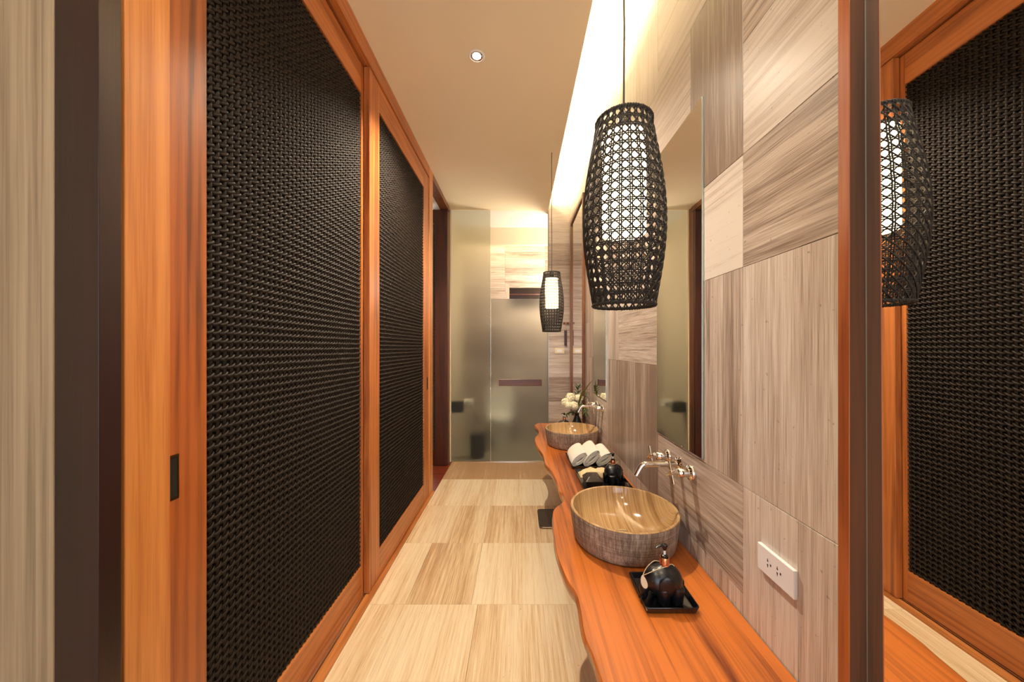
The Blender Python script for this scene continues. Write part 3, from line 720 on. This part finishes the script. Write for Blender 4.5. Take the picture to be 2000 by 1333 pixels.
# ------------------------------------------------------------------ elephant dispensers
def elephant():
    t = thing('elephant_dispenser', (0, 0, 0), '', 'soap dispenser', 'black elephant-shaped soap dispensers')
    mb = MB()
    mb.sphere((.014, 0, .060), (.044, .043, .044), 28, 18); mb.sphere((-.024, 0, .061), (.037, .038, .039), 24, 16); mb.sphere((-.004, 0, .062), (.040, .042, .043), 24, 16)
    for sx in (-.010, .032):
        for sy in (-.024, .024): mb.tube([(sx, sy, .001), (sx, sy, .012), (sx, sy*.9, .05)], [.018, .018, .024], 16)
    pts = smooth_poly([(-.045, 0, .058), (-.058, 0, .046), (-.0635, 0, .030), (-.062, 0, .016), (-.070, 0, .008), (-.076, 0, .014)], 4)
    mb.tube(pts, [.018-.0105*i/(len(pts)-1) for i in range(len(pts))], 14)
    mb.lathe([(.017, .09), (.017, .106)], (.004, 0, 0), 20)
    mb.tube([(.056, 0, .06), (.066, 0, .05), (.067, 0, .035)], [.006, .004, .003], 10)
    b_ = mb.build('body', 'satin', t, world=False)
    md = b_.modifiers.new('remesh', 'REMESH'); md.mode = 'VOXEL'; md.voxel_size = .0022; md.use_smooth_shade = True
    md = b_.modifiers.new('smooth', 'SMOOTH'); md.factor = .7; md.iterations = 14
    for sy in (-1, 1):
        rot = Matrix.Rotation(math.radians(10*sy), 3, 'Z') @ Matrix.Rotation(math.radians(-8*sy), 3, 'X')
        mb = MB(); mb.sphere((-.006, sy*.040, .060), (.026, .0065, .033), 24, 14, rot); mb.build('ear', 'satin', t, smooth=True, world=False)
        mb = MB(); c = Vector((-.046, sy*.0285, .070))
        mb.lathe([(.0022, -.0006), (.0034, .0006), (.0034, .0016), (.0022, .0022), (.0010, .0006)], c, 14, 'y').build('eye', 'ceramic', t, smooth=True, world=False)
    mb = MB(); mb.lathe([(.0135, .104), (.0148, .105), (.0148, .128), (.0140, .1295), (.0120, .1295), (.0115, .127)], (.004, 0, 0), 28); mb.build('collar', 'copper', t, smooth=35, world=False)
    mb = MB(); mb.lathe([(.011, .127), (.0105, .1335), (.007, .136), (.0045, .1365)], (.004, 0, 0), 24); mb.build('pump_neck', 'blackplastic', t, smooth=35, world=False)
    MB().lathe([(.0034, .136), (.0034, .152)], (.004, 0, 0), 16).build('pump_stem', 'whiteplastic', t, smooth=35, world=False)
    mb = MB(); mb.lathe([(.0055, .1500), (.0065, .152), (.0085, .1590), (.0095, .1640), (.0085, .1675), (.004, .1690), (.0004, .1692)], (.004, 0, 0), 24, cap1=False)
    pts = [(.004, 0, .1650), (-.010, -.002, .1655), (-.020, -.004, .1640), (-.028, -.0055, .1600)]
    rings = []
    for (px_, py_, pz_), (ry, rz) in zip(pts, ((.0085, .0036), (.0068, .0030), (.0045, .0024), (.0028, .0018))):
        rings.append([(px_, py_+ry*math.cos(2*PI*k/14), pz_+rz*math.sin(2*PI*k/14)) for k in range(14)])
    mb.loft(rings); mb.build('pump_head', 'blackplastic', t, smooth=50, world=False)
    # leather tag and its cord
    c = Vector((-.068, -.012, .062)); mb = MB(); out = []
    R_ = Matrix.Rotation(math.radians(-35), 3, 'Z') @ Matrix.Rotation(math.radians(-14), 3, 'Y')
    for k in range(28):
        a = 2*PI*k/28; x_ = .0095*math.sin(a)*(1-.25*math.cos(a)); z_ = .019*math.cos(a); out.append((x_, z_))
    mb.loft([[c+R_ @ Vector((x_, d_, z_)) for x_, z_ in out] for d_ in (-.0008, .0008)]); mb.build('leather_tag', 'leather', t, world=False)
    mb = MB(); top = c+R_ @ Vector((0, 0, .018))
    mb.tube(smooth_poly([tuple(top), (-.050, -.020, .096), (-.026, -.022, .106), (-.002, -.0165, .1075), (.017, -.008, .1075), (.0185, .006, .108), (.006, .016, .1075), (-.008, .012, .108), (-.03, .004, .114), (-.056, -.004, .100), tuple(top)], 5), .0009, 6)
    mb.tube([(.018, -.006, .108), (.024, -.009, .110), (.030, -.012, .106)], .0009, 6)
    mb.build('tag_cord', 'cord', t, smooth=True, world=False)
    return t
e1 = elephant(); e1.location = (.428, 1.032, ZT+.0052); e1.rotation_euler = (0, 0, math.radians(4)); e1.scale = (.94, .94, .96); e1['label'] = 'black elephant soap dispenser alone on the small square tray, in front of the nearer basin'
e2 = copy_tree(e1); e2.location = (.522, 1.925, ZT+.0052); e2.rotation_euler = (0, 0, math.radians(-150)); e2['label'] = 'black elephant soap dispenser between the soap box and the wall, behind the nearer basin'
e3 = copy_tree(e1); e3.location = (.400, 3.10, ZT+.0052); e3.rotation_euler = (0, 0, math.radians(10)); e3['label'] = 'black elephant soap dispenser half hidden behind the farther basin, left of the flower vase'
for e in (e2,):
    for c in e.children:
        if c.name.startswith('pump_head'): c.rotation_euler = (0, 0, math.radians(150)); c.location = (.004+.004*math.cos(math.radians(150-180)), -.002, 0)

# ------------------------------------------------------------------ soap box
t = thing('soap_box', (.403, 1.90, ZT), 'dark brown lidded soap dish box on the black tray in front of the cream washcloth', 'soap box')
z = ZT+.0052
MB().loft([rring(.360, .446, 1.852, 1.945, .004, z), rring(.356, .450, 1.848, 1.949, .005, z+.026)]).build('base', 'brownbox', t, bevel=.0008)
MB().loft([rring(.354, .452, 1.846, 1.951, .005, z+.0265), rring(.354, .452, 1.846, 1.951, .005, z+.031), rring(.372, .434, 1.864, 1.933, .010, z+.052), rring(.378, .428, 1.870, 1.927, .010, z+.0535)]).build('lid', 'brownbox', t, bevel=.0012)
# ------------------------------------------------------------------ towels
def towel(y0, y1, cx, a1, b1, lean, label, turns=3.6, name='rolled_towel', mat='towel', zb=None, th=.0062, grp='rolled white towels on the tray', cat='towel'):
    mb = MB(); n = int(turns*26); pts = []
    for i in range(n+1):
        q = i/n; an = q*turns*2*PI+PI*.5
        a = .0035+(a1-.0035)*q; b_ = b1*.50+(b1*.50)*q
        px_ = a*math.cos(an); pz_ = b_*math.sin(an)*(1-.12*math.cos(an))
        pts.append((px_*math.cos(lean)+pz_*math.sin(lean), -px_*math.sin(lean)+pz_*math.cos(lean)))
    zmin = min(p[1] for p in pts); ns = 14; zb = zb if zb is not None else ZT+.0060+th*.5
    grid = []
    for s_ in range(ns+1):
        y = y0+(y1-y0)*s_/ns; row = []
        for i, (px_, pz_) in enumerate(pts):
            w_ = .0022*noise.noise(Vector((px_*30, y*18, pz_*30+cx*50)))
            k = 1+.04*math.sin(s_/ns*PI)
            row.append((cx+px_*k+w_, y+.003*noise.noise(Vector((i*.09, cx*9, s_ > ns/2)))*(1 if s_ in (0, ns) else 0), zb+(pz_-zmin)*k+max(0, w_)))
        grid.append(row)
    vs = [p for r in grid for p in r]; m_ = n+1; fs = [(s_*m_+i, s_*m_+i+1, (s_+1)*m_+i+1, (s_+1)*m_+i) for s_ in range(ns) for i in range(n)]
    mb.add(vs, fs); o = mb.build(name, mat, smooth=80)
    md = o.modifiers.new('thick', 'SOLIDIFY'); md.thickness = th; md.offset = 0
    md = o.modifiers.new('sub', 'SUBSURF'); md.levels = 1; md.render_levels = 1
    return tag(o, label, cat, grp)
towel(2.165, 2.395, .381, .030, .058, math.radians(50), 'left one of three rolled white towels on the black tray')
towel(2.160, 2.395, .457, .032, .066, math.radians(44), 'middle and tallest of three rolled white towels on the black tray')
towel(2.165, 2.395, .534, .030, .056, math.radians(52), 'right one of three rolled white towels, next to the wall')
# crumpled cream cloth on the soap tray
mb = MB(); nx, ny = 56, 22; vs = []
for j in range(ny+1):
    for i in range(nx+1):
        u, v = i/nx, j/ny
        x_ = .352+.235*u; y_ = 1.99+.085*v+.006*noise.noise(Vector((u*6, v*3, 1)))
        hgt = (.036+.016*noise.noise(Vector((u*5, v*4, 3)))+.006*noise.noise(Vector((u*16, v*9, 8))))*(math.sin(PI*min(max(v, 0), 1))**.45)*(math.sin(PI*min(1, max(0, u)))**.35)
        if i in (0, nx) or j in (0, ny): hgt = 0
        vs.append((x_, y_, ZT+.0058+max(0, hgt)))
fs = [(j*(nx+1)+i, j*(nx+1)+i+1, (j+1)*(nx+1)+i+1, (j+1)*(nx+1)+i) for j in range(ny) for i in range(nx)]
o = len(vs); vs2 = [(x_, y_, ZT+.0048) for x_, y_, _ in vs]; mb.add(vs+vs2, fs+[tuple(i+o for i in reversed(f)) for f in fs])
rim = [i for i in range(nx+1)]+[j*(nx+1)+nx for j in range(1, ny+1)]+[ny*(nx+1)+i for i in range(nx-1, -1, -1)]+[j*(nx+1) for j in range(ny-1, 0, -1)]
mb.f += [(rim[k], rim[(k+1) % len(rim)], rim[(k+1) % len(rim)]+o, rim[k]+o) for k in range(len(rim))]
tag(mb.build('folded_washcloth', 'cloth', smooth=80), 'cream washcloth crumpled on the tray behind the soap box', 'cloth')

# ------------------------------------------------------------------ vase and flowers
VX, VY = .528, 3.17
tag(MB().lathe([(.030, .0006), (.040, .006), (.046, .025), (.046, .045), (.040, .075), (.028, .105), (.020, .128), (.019, .142), (.023, .152), (.021, .152), (.016, .142), (.017, .12), (.022, .10), (.03, .05), (.001, .03)], (VX, VY, ZT), 40, cap1=False).build('vase', 'vase', smooth=60),
    'black teardrop vase of white flowers at the far end of the counter', 'vase')
def bloom(c, r, label):
    t = thing('hydrangea', (VX, VY, ZT+.12), label, 'flower', 'white blooms in the black vase')
    mb = MB(); nfl = 60; ga = PI*(3-math.sqrt(5))
    for i in range(nfl):
        z_ = 1-2*(i+.5)/nfl; rad = math.sqrt(1-z_*z_); d = Vector((math.cos(ga*i)*rad, math.sin(ga*i)*rad, z_))
        if d.z < -.75: continue
        p = Vector(c)+d*r*(.72+.34*random.random()); a = d.orthogonal().normalized(); b_ = d.cross(a); tw = random.random()*PI
        for k in range(4):
            an = tw+k*PI/2; e = a*math.cos(an)+b_*math.sin(an); g = d.cross(e); s_ = r*.42
            q = [p, p+e*s_*.55+g*s_*.42+d*s_*.12, p+e*s_*1.05+d*s_*.28, p+e*s_*.55-g*s_*.42+d*s_*.12]
            o_ = len(mb.v); mb.v += [tuple(v) for v in q]+[tuple(v-d*.0008) for v in q]
            mb.f += [(o_, o_+1, o_+2, o_+3), (o_+7, o_+6, o_+5, o_+4), (o_, o_+4, o_+5, o_+1), (o_+1, o_+5, o_+6, o_+2), (o_+2, o_+6, o_+7, o_+3), (o_+3, o_+7, o_+4, o_)]
    mb.sphere(c, r*.66, 16, 10)
    mb.build('petals', 'petal', t)
    MB().tube([(VX, VY, ZT+.10), (VX, VY, ZT+.155), tuple((Vector(c)+Vector((VX, VY, ZT+.155)))/2+Vector((0, 0, .008))), c], .0022, 6).build('stem', 'fern', t)
for c, r, lb in (((.418, 3.13, .912), .033, 'leftmost white bloom leaning over the farther basin'), ((.468, 3.16, .950), .037, 'upper middle white bloom below the dark leaves'),
                 ((.488, 3.12, .880), .038, 'lowest white bloom just above the vase neck'), ((.548, 3.17, .942), .036, 'right-hand white bloom in front of the long blade leaf'), ((.443, 3.10, .888), .030, 'small white bloom between the leftmost and lowest ones')):
    bloom(c, r, lb)
def leafshape(mb, base, d, up, length, width, droop=.2, n=8):
    d = Vector(d).normalized(); side = d.cross(Vector(up)).normalized(); nrm = side.cross(d)
    vs = []
    for i in range(n+1):
        q = i/n; c = Vector(base)+d*length*q-Vector((0, 0, 1))*droop*length*q*q; w_ = width*math.sin(PI*min(1, q*.94+.06))**.8*(1-.35*q)
        for s_ in (-1, 0, 1):
            vs.append(c+side*w_*s_*.5-nrm*(.15*width if s_ == 0 else 0))
    o_ = len(mb.v); k = len(vs); mb.v += [tuple(v) for v in vs]+[tuple(v-nrm*.0007) for v in vs]
    for i in range(n):
        for s_ in (0, 1):
            a = o_+i*3+s_; mb.f += [(a, a+1, a+4, a+3), (a+k+3, a+k+4, a+k+1, a+k)]
    for i in range(n): mb.f += [(o_+i*3, o_+i*3+3, o_+i*3+3+k, o_+i*3+k), (o_+i*3+2+k, o_+i*3+5+k, o_+i*3+5, o_+i*3+2)]
def sprig(pts, nl, ll, lw, mat, label, name='leafy_sprig', stemr=.002):
    t = thing(name, (VX, VY, ZT+.12), label, 'foliage', 'greenery in the black vase'); P = smooth_poly(pts, 6)
    MB().tube(P, stemr, 6).build('stem', mat, t)
    mb = MB()
    for i in range(nl):
        q = .35+.65*i/(nl-1); p = Vector(P[int(q*(len(P)-1))]); tdir = (Vector(P[-1])-Vector(P[-4])).normalized()
        a = i*2.4; d = Vector((math.cos(a), math.sin(a), 0)); d = (d*.75+tdir*.7).normalized()
        leafshape(mb, p, d, (0, 0, 1) if abs(d.z) < .9 else (1, 0, 0), ll*random.uniform(.75, 1.1), lw, .15)
    mb.build('leaves', mat, t)
sprig([(VX, VY, ZT+.11), (VX-.005, VY, ZT+.17), (.535, 3.18, .96), (.545, 3.18, 1.045)], 26, .062, .018, 'leaf', 'upright dark leafy sprig at the top of the bouquet')
sprig([(VX, VY, ZT+.11), (VX+.01, VY, ZT+.17), (.555, 3.10, .90), (.565, 3.02, .885), (.57, 2.96, .83)], 30, .05, .008, 'fern', 'fine fern trailing right beneath the farther tap', 'fern_sprig')
sprig([(VX, VY, ZT+.11), (VX-.02, VY, ZT+.155), (.46, 3.14, .82), (.425, 3.12, .80)], 18, .04, .012, 'fern', 'soft green sprig drooping left beside the dispenser', 'fern_sprig')
sprig([(VX, VY, ZT+.11), (VX, VY, ZT+.17), (.585, 3.14, .94), (.60, 3.12, .965)], 8, .05, .016, 'leaf', 'short dark sprig at the right of the white blooms')
def blade(pts, wd, label):
    mb = MB(); P = [Vector(p) for p in smooth_poly(pts, 6)]; L_ = []; n = len(P)
    for i, p in enumerate(P):
        tn = (P[min(i+1, n-1)]-P[max(i-1, 0)]).normalized(); s_ = tn.cross(Vector((0, 1, .2))).normalized(); q = i/(n-1)
        w_ = wd*max(.08, math.sin(PI*(q*.88+.1))); nn = s_.cross(tn)*.0006
        L_.append([p-s_*w_/2+nn, p+nn*3, p+s_*w_/2+nn, p+s_*w_/2-nn, p+nn, p-s_*w_/2-nn])
    mb.loft(L_); tag(mb.build('blade_leaf', 'blade', smooth=60), label, 'foliage', 'greenery in the black vase')
blade([(VX, VY, ZT+.11), (VX+.004, VY-.01, ZT+.17), (.548, 3.08, .96), (.585, 2.97, 1.07), (.607, 2.87, 1.133)], .013, 'long olive blade leaf reaching up to the lower corner of the farther mirror')
blade([(VX, VY, ZT+.11), (VX+.002, VY-.01, ZT+.17), (.55, 3.10, .98), (.58, 3.03, 1.035), (.607, 2.98, 1.04)], .007, 'short thin blade leaf arching right from the vase')
